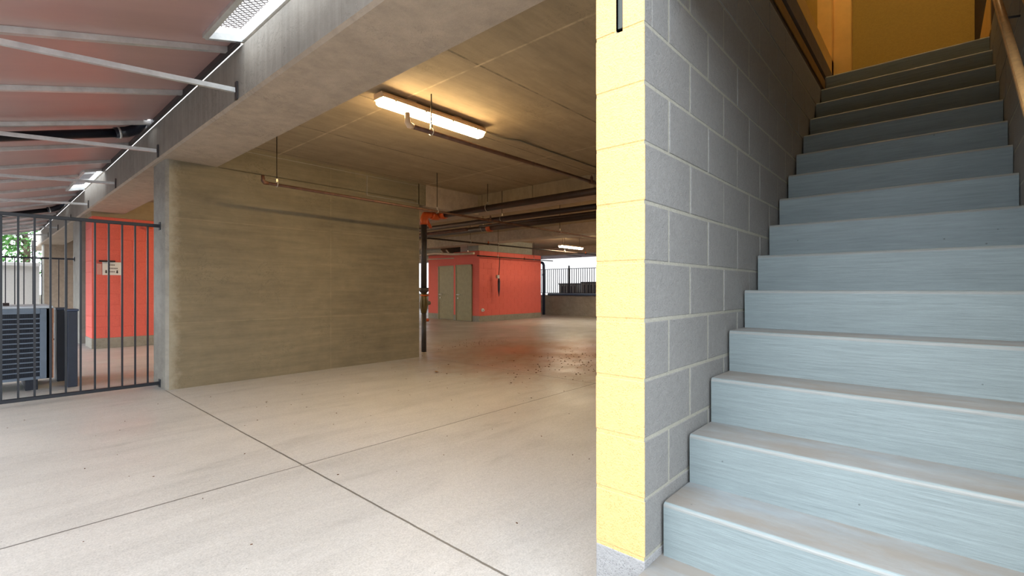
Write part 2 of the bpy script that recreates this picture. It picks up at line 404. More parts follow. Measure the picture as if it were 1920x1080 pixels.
# ---- upper floor round the stair well
zt = ZK[-1]
struct(MB().box((1.6, .745, zt), (5.5, .93, zt+.055)).build('trim_joint', M['groove']), 'rough dark joint on top of the block wall', 'trim')
struct(MB().box((1.6, .74, zt+.055), (5.52, .93, zt+.135)).build('trim_ochre', M['trimbrown']), 'ochre board above the dark joint', 'trim')
struct(MB().box((1.6, .77, zt+.135), (5.52, .93, zt+.195)).build('trim_groove', M['groove']), 'dark recess above the ochre board', 'trim')
struct(MB().box((1.6, .742, zt+.195), (5.52, .93, zt+.335)).build('trim_steel', M['steelgrey']), 'grey steel floor edge above the recess', 'trim')
struct(MB().box((1.6, .742, zt+.335), (5.52, .93, zt+.475), 0, .004).build('trim_ledge', M['trimyellow']), 'pale yellow ledge under the ochre wall', 'trim')
struct(MB().box((1.6, .86, zt+.475), (5.5, .95, 5.8)).build('wall_upper_inner', M['yellowwall']), 'ochre wall above the ledge', 'wall')
struct(MB().box((5.42, .742, zt+.335), (5.52, .93, 5.8), 0, .004).box((5.52, .60, 3.03), (5.60, .742, 5.8), 0, .004).box((5.52, .742, 3.03), (5.60, .93, 5.8), 0, .004).build('trim_post', M['trimyellow']), 'pale yellow door post at the head of the stair', 'trim')
struct(MB().box((6.9, -1.6, 2.9), (7.0, 3, 5.8)).build('wall_landing', M['yellowwall']), 'ochre wall facing down the stair at the landing', 'wall')
struct(MB().box((5.60, .80, 3.03), (6.9, .90, 5.8)).build('wall_landing_side', M['yellowwall']), 'ochre side wall of the landing', 'wall')
struct(MB().box((1.6, -.52, 3.06), (6.9, -.30, 5.8)).box((1.6, -.6, 0), (7.0, -.495, 6)).box((6.9, -1.6, 0), (7.05, .9, 3)).build('wall_upper_outer', M['groove']), 'dark plaster above the handrail', 'wall')
struct(MB().box((4.9, -.31, 3.03), (6.9, -.295, 3.40)).build('trim_skirt', M['trimyellow']), 'yellow skirting where the stair meets the landing', 'trim')
struct(MB().box((5.03, -1.6, 2.75), (6.95, .739, 3.03)).build('floor_landing', M['tread']), 'painted landing slab at the head of the stair', 'floor')
struct(MB().box((1.5, -3, 5.8), (7.2, 3, 6.0)).build('ceiling_stair', M['yellowwall']), 'ceiling high above the stair', 'ceiling')
# building above
struct(MB().box((1.6, .96, 3.25), (1.9, 26, 9)).box((1.6, -.5, 3.0), (1.9, .96, 9)).box((1.6, -4, 0), (1.9, -.5, 9)).build('wall_facade', M['stucco']), 'outer wall of the building above the beam', 'wall')
struct(MB().box((1.9, -4, 8.8), (16.9, 26, 9)).box((16.6, -4, 3.05), (16.9, 26, 9)).build('slab_roof', M['stucco']), 'roof and far wall of the building', 'slab')

# ================================================================== STAIRCASE
RISE, RUN, X0, Z0 = .1893, .2417, 1.635, 1.145-.766
stair = empty('staircase', (X0, .2, 0), 'long straight concrete staircase painted blue grey beside the yellow ended block wall', 'staircase')
def step_mesh(xf, zt_, zb, xb, y0, y1):
    r = .014; prof = [(xf, zb)]; mats = [0]
    prof.append((xf-.004, zt_-r))
    for k in range(1, 5):
        a = PI-k*PI/8
        prof.append((xf-.004+r+r*math.cos(a), zt_-r+r*math.sin(a)))
    prof += [(xb, zt_), (xb, zb)]
    n = len(prof); mats = [0]*n
    for i in range(n):
        a, b = prof[i], prof[(i+1) % n]
        if abs(a[1]-zt_) < 1e-6 and abs(b[1]-zt_) < 1e-6: mats[i] = 1
    mats[1] = mats[2] = 2
    m = MB().prism(prof, y0, y1, mats=mats); return m
for i in range(-1, 15):
    xf = X0+i*RUN; zt_ = Z0+i*RISE
    if i == -1:
        m = step_mesh(.78, zt_, 0, 1.495, -.9, .738)
        m.box((1.495, -.296, 0), (X0+.05, .738, zt_), 1)
    else:
        zb = 0 if i < 3 else zt_-RISE*1.6
        m = step_mesh(xf, zt_, zb, xf+RUN+.03 if i < 14 else 5.2, -.298, .728)
        m.box((xf+.03, .72, zb), (xf+RUN+.01, .7365, zt_-.006), 1)
    if i == 14: m.box((xf+.01, -.298, 2.6), (xf+.1, .73, 3.0), 0)
    o = m.build('step', [M['riser'], M['tread'], M['nosing']], stair)

# handrail on the outer wall
def nose_z(x): return Z0+(x-X0)*RISE/RUN
hr = empty('handrail', (1.7, -.22, nose_z(1.7)+.86), 'varnished wooden handrail fixed along the outer wall of the stair', 'handrail')
def railline(off, y, z0x, z1x): return [(z0x, y, nose_z(z0x)+off), (z1x, y, nose_z(z1x)+off)]
MB().tube(railline(.872, -.225, 1.7, 5.6), .013, 14).build('round_rail', M['wood'], hr)
a, b = railline(.822, -.222, 1.7, 5.6); MB().bar(a, b, .012, .014).build('lower_rail', M['wood'], hr)
a, b = railline(.93, -.288, 1.7, 5.6); MB().bar(a, b, .012, .014).build('wall_strip', M['wood'], hr)
for x in (2.2, 3.3, 4.4, 5.3):
    MB().tube([(x, -.30, nose_z(x)+.76), (x, -.24, nose_z(x)+.77), (x, -.222, nose_z(x)+.83)], .006, 8).build('bracket', M['darksteel'], hr)

# ================================================================== RED ROOMS
def courses(m, xa, xb, y, z0, z1, axis='x', mi=3):
    pass
def red_box(name, x0, x1, y0, y1, zt_, label, dark=False, zb=.195):
    m = MB(); n = int(round((zt_-zb)/.2032)); hh = (zt_-zb)/n; g = .0015
    m.box((x0+.006, y0+.006, zb), (x1-.006, y1-.006, zt_), 0)
    for i in range(n):
        z0 = zb+i*hh; off = 0 if i % 2 else .203
        xs = [x0]+[x0+off+.406*k for k in range(0 if off else 1, 40) if x0+.05 < x0+off+.406*k < x1-.05]+[x1]
        for a, b in zip(xs[:-1], xs[1:]):
            m.box((a if a == x0 else a+g, y0, z0+g), (b if b == x1 else b-g, y0+.05, z0+hh-g), 0, .002)
        ys = [y0+.05, y1]
        for a, b in zip(ys[:-1], ys[1:]):
            m.box((x0, a, z0+g), (x0+.05, b, z0+hh-g), 0, .003)
    m.box((x0-.004, y0-.004, 0), (x1+.004, y1, zb), 1, .004)
    return struct(m.build(name, [M['red'], M['curb']]), label, 'wall')
red_box('wall_storage', 11.48, 14.9, 11.74, 13.07, 2.45, 'red painted block room in the middle of the garage')
mm = MB().box((11.66, 13.07, .2), (14.9, 14.75, 2.45)).box((11.655, 13.07, 0), (14.9, 14.75, .2), 1)
struct(mm.build('wall_storage_rear', [M['red'], M['curb']]), 'recessed rear part of the red room with the second door', 'wall')
struct(MB().box((11.40, 11.70, 2.45), (14.3, 12.2, 2.92)).box((11.25, 13.5, 2.42), (12.2, 14.9, 2.9)).build('beam_storage', M['curb']), 'grey concrete head above the red room', 'beam')
red_box('wall_red_near', 1.43, 5.2, 11.92, 12.7, 2.52, 'red painted block wall behind the black fence')
struct(MB().box((1.42, 11.90, 2.52), (5.2, 12.7, 2.9)).build('beam_red_near', M['ceil']), 'concrete above the red wall behind the fence', 'beam')

def door(name, xf, y0, y1, label):
    d = empty(name, (xf, (y0+y1)/2, 0), label, 'door', None, 'structure')
    f = MB(); t = .05
    f.box((xf-.03, y0, 0), (xf+.02, y0+t, 1.99)); f.box((xf-.03, y1-t, 0), (xf+.02, y1, 1.99)); f.box((xf-.03, y0, 1.94), (xf+.02, y1, 1.99))
    f.build('door_frame', M['doorframe'], d)
    MB().box((xf-.018, y0+t, .01), (xf+.018, y1-t, 1.94), 0, .002).build('door_leaf', M['doorp'], d)
    h = MB().tube([(xf-.02, y1-t-.07, .93), (xf-.07, y1-t-.07, .93)], .012, 8).tube([(xf-.07, y1-t-.06, .93), (xf-.07, y1-t-.24, .925)], .014, 8)
    h.build('door_handle', M['nickel'], d)
    MB().tube([(xf-.018, y1-t-.07, .80), (xf-.03, y1-t-.07, .80)], .028, 12).build('door_lock', M['nickel'], d)
door('door_1', 11.47, 12.08, 12.93, 'olive door in the projecting side of the red room')
door('door_2', 11.645, 13.22, 14.12, 'olive door in the recessed side of the red room')

# sign on near red wall
sg = empty('wall_sign', (1.72, 11.9, 1.41), 'white notice with small print and two arrows on the red wall behind the fence', 'sign')
MB().box((1.58, 11.905, 1.405), (1.86, 11.918, 1.655), 0, .002).build('panel', M['white'], sg)
for i, (wx, z) in enumerate(((.10, 1.60), (.13, 1.535), (.09, 1.47))):
    x = 1.70; m = MB()
    while x < 1.70+wx:
        m.box((x-.035, 11.902, z-.012), (x-.035+.014, 11.906, z+.012)); x += .021
    m.build('print_line', M['steelgrey'], sg)
for ax_ in (1.635, 1.80):
    m = MB(); m.box((ax_-.009, 11.901, 1.46), (ax_+.009, 11.906, 1.50)); m.prism([(ax_-.02, 1.465), (ax_, 1.435), (ax_+.02, 1.465)], 11.901, 11.906)
    m.build('arrow', M['ink'], sg)
tag(MB().box((1.53, 11.84, 1.655), (1.765, 11.92, 1.685), 0, .002).build('sign_shade', M['ink']), 'thin black bar lamp mounted above the white notice', 'bar lamp')
tag(MB().box((1.50, 11.905, 1.41), (1.57, 11.918, 1.62), 0, .002).build('notice_plate', paint('faded_pink_plate', srgb(214, 150, 140), .6)), 'faded pink plate beside the white notice', 'plate')
tag(MB().tube([(2.24, 11.9, 2.42), (2.24, 11.82, 2.42), (2.24, 11.82, 2.38)], .022, 10).tube([(2.24, 11.82, 2.38), (2.34, 11.80, 2.36)], .018, 10).build('hose_bib', M['orange']), 'small orange pipe fitting high on the red wall behind the fence', 'fitting')

# ================================================================== FENCES
def fence(name, y, x0, x1, z0, z1, sp, wd, label, group=None, wallx=1.41):
    f = empty(name, ((x0+x1)/2, y, z0), label, 'fence', group)
    MB().box((x0, y-.02, z1-.035), (x1, y+.02, z1), 0, .003).build('top_rail', M['fence'], f)
    MB().box((x0, y-.02, z0), (x1, y+.02, z0+.035), 0, .003).build('bottom_rail', M['fence'], f)
    x = x1-.125
    while x > x0:
        MB().box((x-wd/2, y-wd/2, z0+.03), (x+wd/2, y+wd/2, z1-.03)).build('picket', M['fence'], f); x -= sp
    for z in (z0+.017, z1-.018):
        MB().box((x1-.02, y-.035, z-.045), (x1-.004, y+.035, z+.045), 0, .002).build('mounting_plate', M['fence'], f)
    return f
fence('metal_fence', 6.706, -2.2, 1.41, .035, 1.885, .1139, .0165, 'dark blue metal picket fence fixed to the end of the big grey wall')
fence('metal_fence', 14.0, -2.2, 1.40, .05, 1.80, .13, .016, 'second dark picket fence beyond the air conditioner, at the far wall end')
# wire fence on top of retaining wall
f = empty('wire_fence', (-4, 22.4, 2.0), 'thin wire fence on top of the white coping', 'fence')
for z in (2.55, 2.72): MB().tube([(-14, 22.4, z), (1.3, 22.4, z)], .012, 6).build('wire', M['darksteel'], f)
for k in range(8): MB().tube([(1.2-k*2, 22.4, 2.0), (1.2-k*2, 22.4, 2.74)], .02, 6).build('post', M['darksteel'], f)

# far railing and low wall
struct(MB().box((16.75, -2, 0), (17.0, 26, .86)).build('wall_low', M['wall_plain']), 'low grey concrete wall under the far railing', 'wall')
r = empty('railing', (16.86, 8, .9), 'dark picket railing standing on the low grey wall at the far side', 'railing')
MB().box((16.84, 3, 1.985), (16.88, 20, 2.01)).build('top_rail', M['fence'], r)
m = MB(); m.box((16.84, 3, .94), (16.88, 20, .965)).build('bottom_rail', M['fence'], r)
y = 8.3
for k in range(58):
    MB().box((16.85, y-.012, .95), (16.87, y+.012, 2.0)).build('picket', M['fence'], r); y += .11
for y in (9.35, 11.75, 14.2): MB().box((16.83, y-.022, .86), (16.89, y+.022, 2.13)).build('post', M['fence'], r)
tag(MB().tube([(16.70, 3, .89), (16.70, 12.75, .89)], .05, 12).build('guard_pipe', M['bluepipe']), 'dark blue pipe lying along the top of the low grey wall', 'pipe')
ds = empty('downspout', (16.55, 12.88, 0), 'dark blue downspout standing beside the corner of the red room', 'pipe')
MB().tube([(16.55, 12.88, 0), (16.55, 12.88, 2.16), (16.55, 12.91, 2.24), (16.55, 12.98, 2.29), (16.55, 13.2, 2.31)], .06, 12).build('pipe', M['bluepipe'], ds)
for z in (.9, 1.75): MB().tube([(16.55, 12.88, z-.04), (16.55, 12.88, z+.04)], .075, 12).build('coupling', M['bluepipe'], ds)

# ================================================================== CANOPY
SL = .275; ZB = 3.07
def cz(x): return ZB+SL*(x-1.35)
XL = -1.7
can = empty('metal_canopy', (0, 8, cz(0)), 'maroon sheet metal canopy sloping away from the outer beam with galvanised purlins', 'canopy')
PY = [1.72+1.24*k for k in range(17)]
def panel(x0, x1, y0, y1):
    m = MB(); m.prism([(x0, cz(x0)), (x1, cz(x1)), (x1, cz(x1)+.012), (x0, cz(x0)+.012)], y0, y1)
    return m
SKY1 = (1.76, 3.98); SKY2 = (9.95, 12.15); SX0, SX1 = 1.10, 1.34
def hole(y0, y1):
    for a, b, xa in ((SKY1[0], SKY1[1], SX0), (SKY2[0], SKY2[1], SX0), (6.62, 6.98, 1.24), (14.55, 14.95, 1.24)):
        if a < y1 and b > y0: return (max(a, y0), min(b, y1), xa)
for k in range(len(PY)-1):
    a, b = PY[k], PY[k+1]; m = MB(); h = hole(a, b)
    def add(x0, x1, y0, y1):
        if y1-y0 > .001: m.prism([(x0, cz(x0)), (x1, cz(x1)), (x1, cz(x1)+.012), (x0, cz(x0)+.012)], y0, y1)
    if h:
        add(XL, h[2], a, b-.004); add(h[2], 1.34, a, h[0]); add(h[2], 1.34, h[1], b-.004)
    else: add(XL, 1.34, a, b-.004)
    m.build('roof_panel', M['maroon'], can)
for k, y in enumerate(PY):
    xr = SX0-.02 if (SKY1[0] < y < SKY1[1] or SKY2[0] < y < SKY2[1]) else 1.32
    wd = .045
    mt = M['galv']
    MB().bar((XL, y, cz(XL)-.022), (xr, y, cz(xr)-.022), wd, .04).build('purlin', mt, can)
MB().bar((1.325, SKY1[1], ZB-.025), (1.325, SKY2[0], ZB-.025), .03, .06).bar((1.325, SKY2[1], ZB-.025), (1.325, 21.5, ZB-.025), .03, .06).build('edge_angle', M['darksteel'], can)
for k, y in enumerate((4.08, 6.53, 9.0, 11.6, 14.1, 16.6, 19.1)):
    yl = PY[min(range(len(PY)), key=lambda i: abs(PY[i]-y-.05))]
    br = MB().bar((1.33, y, 2.69), (-.25, yl, cz(-.25)-.03), .03, .035).build('brace', M['galv'], can)
    MB().box((1.336, y-.02, 2.62), (1.348, y+.02, 2.76)).build('brace_plate', M['darksteel'], br)
def skylight(Y0, Y1, label):
    s = empty('skylight', ((SX0+SX1)/2, (Y0+Y1)/2, cz(1.2)), label, 'skylight')
    t = .035
    m = MB(); zo = .045
    for (xa, ya, xb, yb) in ((SX0, Y0, SX0, Y1), (SX1+.02, Y0, SX1+.02, Y1), (SX0, Y0, SX1+.02, Y0), (SX0, Y1, SX1+.02, Y1)):
        m.bar((xa, ya, cz(xa)-.01), (xb, yb, cz(xb)-.01), t, .05)
    m.build('frame', M['galv'], s)
    for q in range(1, 3):
        yy = Y0+(Y1-Y0)*q/3; MB().bar((SX0, yy, cz(SX0)+.05), (SX1, yy, cz(SX1)+.05), .05, .015).build('crossbar', M['galv'], s)
    m = MB(); st = .05; L = Y1-Y0; W = SX1-SX0
    k = -W
    zz = .07
    while k < L:
        for sg_ in (1, -1):
            p = []
            # diagonal wires clipped to the opening
            t0 = max(0, -k/1.0); t1 = min(W, L-k)
            if t1 > t0:
                ya, yb = Y0+k+t0, Y0+k+t1
                xa, xb = (SX0+t0, SX0+t1) if sg_ == 1 else (SX1-t0, SX1-t1)
                m.bar((xa, ya, cz(xa)+zz), (xb, yb, cz(xb)+zz), .005, .005)
        k += st
    m.build('guard_mesh', M['mesh'], s)
    return s
skylight(SKY1[0], SKY1[1], 'long framed roof opening with wire mesh above the beam, at the top of the picture')
skylight(SKY2[0], SKY2[1], 'smaller framed roof opening with wire mesh farther along the canopy')
def drain(y, label):
    d = empty('drain_pipe', (1.2, y, 2.9), label, 'pipe')
    MB().tube([(-1.65, y, cz(-1.65)-.12), (1.05, y, 2.90)], .048, 14).build('pipe', M['blackpipe'], d)
    MB().tube([(1.02, y, 2.892), (1.12, y, 2.925), (1.2, y, 2.97), (1.25, y, 3.06), (1.27, y, 3.2)], .06, 14).build('elbow', M['blackpipe'], d)
    MB().torus((1.06, y, 2.905), .056, .012, (1, 0, .25)).build('clamp', M['galv'], d)
drain(6.88, 'thick black drain pipe under the canopy, level with the end of the big grey wall')
drain(14.75, 'black drain pipe under the canopy seen just above the fence top rail')

# ================================================================== LAMPS
def lamp(x0, y, z, label, L=1.27, mat='lamp', hang=False):
    t = empty('fluorescent_light', (x0+L/2, y, z), label, 'light', None)
    W = .075
    m = MB(); prof = [(-W, 0), (-W*.92, .03), (-W*.7, .055), (W*.7, .055), (W*.92, .03), (W, 0)]
    m.prism([(y+a, z+b) for a, b in prof], x0, x0+L, axis='x'); m.build('housing', M['lamphousing'], t)
    prof = [(-W*.96, 0), (-W*.85, -.03), (-W*.5, -.052), (W*.5, -.052), (W*.85, -.03), (W*.96, 0)]
    m = MB(); m.prism([(y+a, z+b) for a, b in prof], x0+.02, x0+L-.02, axis='x'); m.build('diffuser', M[mat], t)
    for xe in (x0-.008, x0+L-.004): MB().box((xe, y-W*.8, z-.004), (xe+.012, y+W*.8, z+.05), 0, .003).build('end_cap', M['lamphousing'], t)
    for k in range(4): MB().box((x0+.12+k*(L-.26)/3, y-W-.004, z-.012), (x0+.14+k*(L-.26)/3, y-W+.004, z+.02)).build('clip', M['clamp'], t)
    if hang:
        for xx in (x0+.15, x0+L-.15): MB().tube([(xx, y, z+.05), (xx, y, 2.9)], .004, 6).build('hanger_rod', M['rod'], t)
    else:
        MB().box((x0+.3, y-.02, z+.05), (x0+.4, y+.02, 2.9)).build('mounting_block', M['lamphousing'], t)
        MB().box((x0+L-.4, y-.02, z+.05), (x0+L-.3, y+.02, 2.9)).build('mounting_block', M['lamphousing'], t)
    return t
lamp(2.34, 3.66, 2.815, 'bright fluorescent batten on the ceiling in front of the big grey wall')
lamp(12.75, 9.25, 2.56, 'lit fluorescent batten hanging in the distance in front of the far railing', L=1.3, mat='lampdim', hang=True)
lamp(8.3, 3.66, 2.82, 'fluorescent batten on the ceiling behind the yellow block column')
lamp(7.0, 17.0, 2.82, 'fluorescent batten on the ceiling behind the big grey wall')
lamp(3.0, 9.6, 2.82, 'fluorescent batten on the ceiling lighting the red wall behind the fence')
lamp(12.8, 3.66, 2.82, 'fluorescent batten on the ceiling in the far corner behind the column')
lamp(8.3, 20.0, 2.82, 'fluorescent batten on the ceiling far down the garage')
# landing lamp
ll = empty('ceiling_lamp', (4.7, .2, 5.7), 'round warm lamp on the ceiling above the stair', 'light')
MB().tube([(4.7, .2, 5.68), (4.7, .2, 5.8)], .16, 20).build('base', M['white'], ll)
MB().tube([(4.7, .2, 5.60), (4.7, .2, 5.68)], [.12, .15], 20).build('diffuser', emit('landing_lamp_glass', (1.0, .70, .36), 115), ll)
# conduit
tag(MB().tube([(3.62, 3.70, 2.875), (3.75, 3.74, 2.885), (3.95, 3.70, 2.86), (4.2, 3.62, 2.87), (4.5, 3.66, 2.885), (5.2, 3.66, 2.888), (8.3, 3.66, 2.888)], .0095, 8).build('flexible_conduit', M['conduit']), 'thin grey flexible conduit running along the ceiling from the bright lamp', 'conduit')

# ================================================================== PIPES
def hanger(parent, p, r, ztop, ring_axis=(1, 0, 0), name='hanger'):
    x, y, z = p
    h = MB().tube([(x, y, z+r+.03), (x, y, ztop)], .0055, 6).build('hanger_rod', M['rod'], parent)
    MB().torus((x, y, z+.004), r+.012, .005, ring_axis, 18).build('hanger_ring', M['clamp'], h)
    MB().box((x-.009, y-.009, z+r+.01), (x+.009, y+.009, z+r+.05)).build('hanger_nut', M['clamp'], h)
def xpipe(name, y, z, x0, x1, r, label, mat, hs=(), ups=(), z1=None, hook=None, grp=None):
    t = empty(name, (x0, y, z), label, 'pipe', grp); z1 = z if z1 is None else z1
    f = lambda x: z+(z1-z)*(x-x0)/(x1-x0)
    MB().tube([(x0, y, z), (x1, y, z1)], r, 12).build('pipe', mat, t)
    for hx in hs: hanger(t, (hx, y, f(hx)), r, 2.9)
    for ux in ups:
        MB().tube([(ux, y, f(ux)-.01), (ux, y, f(ux)+.07)], r*.9, 10).tube([(ux, y, f(ux)+.06), (ux, y, f(ux)+.09)], [r*.5, r*.3], 8).build('sprinkler_head', M['orange'] if hook is None else M['rustpipe'], t)
        MB().tube([(ux-.05, y, f(ux)), (ux+.05, y, f(ux))], r*1.35, 12).build('tee_fitting', mat, t)
    return t
# L1 along the big grey wall
L1 = xpipe('sprinkler_pipe', 5.66, 2.34, 2.155, 12.0, .017, 'thin rusty sprinkler pipe running along the face of the big grey wall', M['rustpipe'], hs=(2.285, 4.64, 7.8), ups=(5.8,), z1=2.24, hook=1)
MB().tube([(2.19, 5.66, 2.34), (2.152, 5.66, 2.342), (2.135, 5.66, 2.36), (2.133, 5.66, 2.42)], [.02, .024, .022, .018], 10).build('elbow', M['rustpipe'], L1)
# L2 below bright lamp
L2 = xpipe('sprinkler_pipe', 3.40, 2.555, 2.50, 5.52, .021, 'rusty sprinkler pipe hanging just below the bright lamp', M['rustpipe'], hs=(2.72,), ups=(5.40,), hook=1)
MB().tube([(2.52, 3.40, 2.555), (2.478, 3.40, 2.557), (2.462, 3.40, 2.575), (2.46, 3.40, 2.66)], [.024, .029, .027, .021], 12).build('elbow', M['lamphousing'], L2)
# long hanger rod in front of lamp
# L3
xpipe('sprinkler_pipe', 9.45, 2.40, 7.32, 16.4, .02, 'dark sprinkler pipe crossing in front of the lit beam, above the red room', M['brownpipe'], hs=(8.9, 10.0, 13.3), ups=(9.6, 14.6))
# L4 in front of the red room
L4 = xpipe('sprinkler_pipe', 11.45, 2.245, 11.1, 15.3, .02, 'dark pipe running in front of the upper part of the red room wall', M['brownpipe'], hs=(12.1, 14.1), ups=(13.55,))
# drop in front of red wall
dr = empty('hanging_pull_switch', (12.22, 11.52, 1.5), 'thin drop with a pale box and dark tapered handle in front of the red wall', 'pull switch')
MB().tube([(12.2, 11.45, 2.224), (12.2, 11.47, 1.9), (12.2, 11.5, 1.61)], .014, 8).build('drop_rod', M['brownpipe'], dr)
MB().box((12.10, 11.47, 1.50), (12.22, 11.56, 1.62), 0, .01).build('switch_box', M['clamp'], dr)
MB().tube([(12.21, 11.5, 1.52), (12.21, 11.5, 1.40), (12.21, 11.5, 1.10), (12.21, 11.5, .86)], [.02, .045, .04, .006], 10).build('tapered_handle', M['blackpipe'], dr)
tag(MB().tube([(11.62, 11.74, .40), (11.62, 11.70, .40)], .06, 14).tube([(11.62, 11.70, .40), (11.66, 11.66, .38)], .03, 10).build('wall_outlet', M['white']), 'small white and black outlet low on the red room corner', 'outlet')

# big pipes along y
def ypipe(x, z, y0, y1, r, label, mat, hs=(), coup=()):
    t = empty('main_pipe', (x, y0, z), label, 'pipe')
    MB().tube([(x, y0, z), (x, y1, z)], r, 16).build('pipe', mat, t)
    for hy in hs: hanger(t, (x, hy, z), r, 2.9, (0, 1, 0))
    for cy in coup: MB().tube([(x, cy-.06, z), (x, cy-.05, z), (x, cy+.05, z), (x, cy+.06, z)], [r+.006, r+.022, r+.022, r+.006], 16).build('coupling', M['orange'], t)
    return t
ypipe(5.69, 2.495, .94, 6.83, .052, 'upper big dark pipe crossing under the ceiling beside the yellow column', M['brownpipe'], hs=(5.62, 2.5), coup=(6.76,))
ypipe(6.26, 2.395, .94, 8.6, .047, 'second big dark pipe crossing under the ceiling, below the upper one', M['brownpipe'], hs=(5.82, 2.6))
ypipe(7.2, 2.43, .94, 9.8, .062, 'big dark pipe with an orange coupling nearest the lit beam', M['brownpipe'], hs=(7.25,), coup=(7.05,))
ypipe(6.75, 2.40, .94, 6.9, .022, 'thin dark pipe below the second big pipe', M['brownpipe'])
ypipe(6.5, 2.33, 7.0, 9.3, .035, 'rusty pipe behind the end of the big grey wall', M['rustpipe'], hs=(8.8,))
# riser
rs = empty('fire_riser', (5.30, 6.93, 0), 'vertical grey riser pipe with orange elbow and valve beside the big grey wall', 'riser pipe')
XR, YR = 5.375, 6.93
MB().tube([(XR, YR, 1.15), (XR, YR, 2.33)], .054, 18).build('pipe', M['darksteel'], rs)
MB().tube([(XR, YR, 2.30), (XR, YR, 2.36), (XR+.01, YR, 2.42), (XR+.04, YR, 2.475), (XR+.10, YR, 2.50), (XR+.16, YR, 2.50)], .072, 16).build('elbow', M['orange'], rs)
MB().tube([(XR+.16, YR, 2.50), (XR+.2, YR, 2.5), (XR+.25, YR, 2.5), (XR+.38, YR, 2.5)], [.08, .09, .07, .062], 16).tube([(XR+.28, YR, 2.42), (XR+.28, YR, 2.58)], .06, 12).build('tee', M['orange'], rs)
MB().tube([(XR+.06, YR, 2.42), (XR+.10, YR, 2.33), (XR+.16, YR, 2.26)], .03, 10).build('side_branch', M['orange'], rs)
MB().tube([(XR, YR, 1.06), (XR, YR, 1.10), (XR, YR, 1.16)], [.05, .085, .085], 16).build('flange', M['darksteel'], rs)
v = MB().tube([(XR, YR, .70), (XR, YR, .78), (XR+.0, YR, .88), (XR, YR, 1.0), (XR, YR, 1.06)], [.05, .06, .085, .06, .05], 14)
v.tube([(XR, YR, .88), (XR+.13, YR, .88)], [.05, .035], 12); v.build('valve_body', M['brass'], rs)
MB().torus((XR+.02, YR, 1.02), .07, .014, (0, 0, 1)).build('valve_wheel', M['orange'], rs)
MB().tube([(XR, YR, 0), (XR, YR, .70)], .045, 14).build('lower_pipe', M['darksteel'], rs)
MB().tube([(XR, YR, .57), (XR+.10, YR, .57)], .03, 10).build('drain_cock', M['orange'], rs)

# wrapped pipe bundle over the doors
wb = empty('wrapped_pipe', (11.0, 12, 2.4), 'pale wrapped pipe bundle running over the doors of the red room', 'pipe')
MB().tube([(11.0, 17, 2.33), (11.0, 15, 2.36), (11.0, 13.6, 2.42), (11.0, 12.6, 2.34), (11.0, 11.5, 2.32)], .04, 10).build('pipe', M['foil'], wb)
MB().tube([(10.9, 17, 2.20), (10.9, 14, 2.21), (10.9, 12.4, 2.19)], .02, 8).build('thin_pipe', M['foil'], wb)
for yy in (11.8, 14.6): hanger(wb, (11.0, yy, 2.345), .04, 2.9, (0, 1, 0))
for yy in (12.7, 13.0): MB().tube([(11.0, yy, 2.35), (11.0, yy+.2, 2.5)], .03, 8).build('branch', M['foil'], wb)

# ================================================================== AC UNITS AND BOXES
AX0, AX1, AY0, AY1 = -.50, .565, 7.58, 8.4
ac = empty('air_conditioner', (.05, 8.0, .06), 'large blue grey outdoor air conditioner unit behind the dark fence', 'air conditioner')
zb, zt_ = .12, .95
MB().box((AX0, AY0+.03, zb), (AX1, AY1, zt_-.02), 0, .004).build('coil', M['acdark'], ac)
m = MB(); GX1 = AX1-.10
m.box((GX1, AY0, zb), (AX1, AY0+.05, zt_-.03), 0, .004); m.box((AX0, AY0, zt_-.09), (GX1, AY0+.04, zt_-.03)); m.box((AX0, AY0, zb), (GX1, AY0+.04, zb+.03))
m.box((AX0, AY0, zb), (AX0+.04, AY0+.04, zt_-.03)); m.box((AX1-.05, AY0, zb), (AX1, AY1, zt_-.03), 0, .004)
m.build('casing', M['acbody'], ac)
n = 13
for k in range(1, n):
    z = zb+.03+(zt_-.12-zb)*k/n
    MB().box((AX0+.02, AY0+.004, z-.007), (GX1, AY0+.035, z+.007), 0, .002).build('louver', M['acbody'], ac)
m = MB(); x = AX0+.06
while x < GX1-.01:
    m.box((x-.002, AY0+.012, zb+.02), (x+.002, AY0+.022, zt_-.09)); x += .0135
m.build('guard_wires', M['pedestal'], ac)
MB().box((AX0-.015, AY0-.012, zt_-.03), (AX1+.012, AY1+.01, zt_), 0, .008).build('lid', M['aclid'], ac)
MB().box((AX1, AY0, zb), (AX1+.012, AY0+.02, zt_-.03)).build('corner_edge', M['rustedge'], ac)
for fx in (-.3, .40): MB().box((fx-.05, AY0+.02, .0), (fx+.05, AY1-.05, zb)).build('foot', M['acdark'], ac)
tag(MB().box((.12, 7.7, .952), (.17, 7.74, .985)).box((.18, 7.7, .952), (.23, 7.74, .985)).build('wire_bracket', M['ink']), 'small dark bracket lying on top of the air conditioner', 'bracket')
def pedestal(x0, x1, y0, y1, label):
    p = empty('utility_box', ((x0+x1)/2, (y0+y1)/2, 0), label, 'utility box')
    MB().box((x0, y0, 0), (x1, y1, .88), 0, .004).build('cabinet', M['pedestal'], p)
    MB().box((x0-.01, y0-.01, .88), (x1+.01, y1+.01, .905), 0, .004).build('cap', M['bluepipe'], p)
pedestal(.69, .775, 7.5, 7.75, 'narrow navy upright box behind the fence, the nearer of the pair')
pedestal(.645, .73, 8.08, 8.4, 'narrow navy upright box between the air conditioner and its nearer twin')
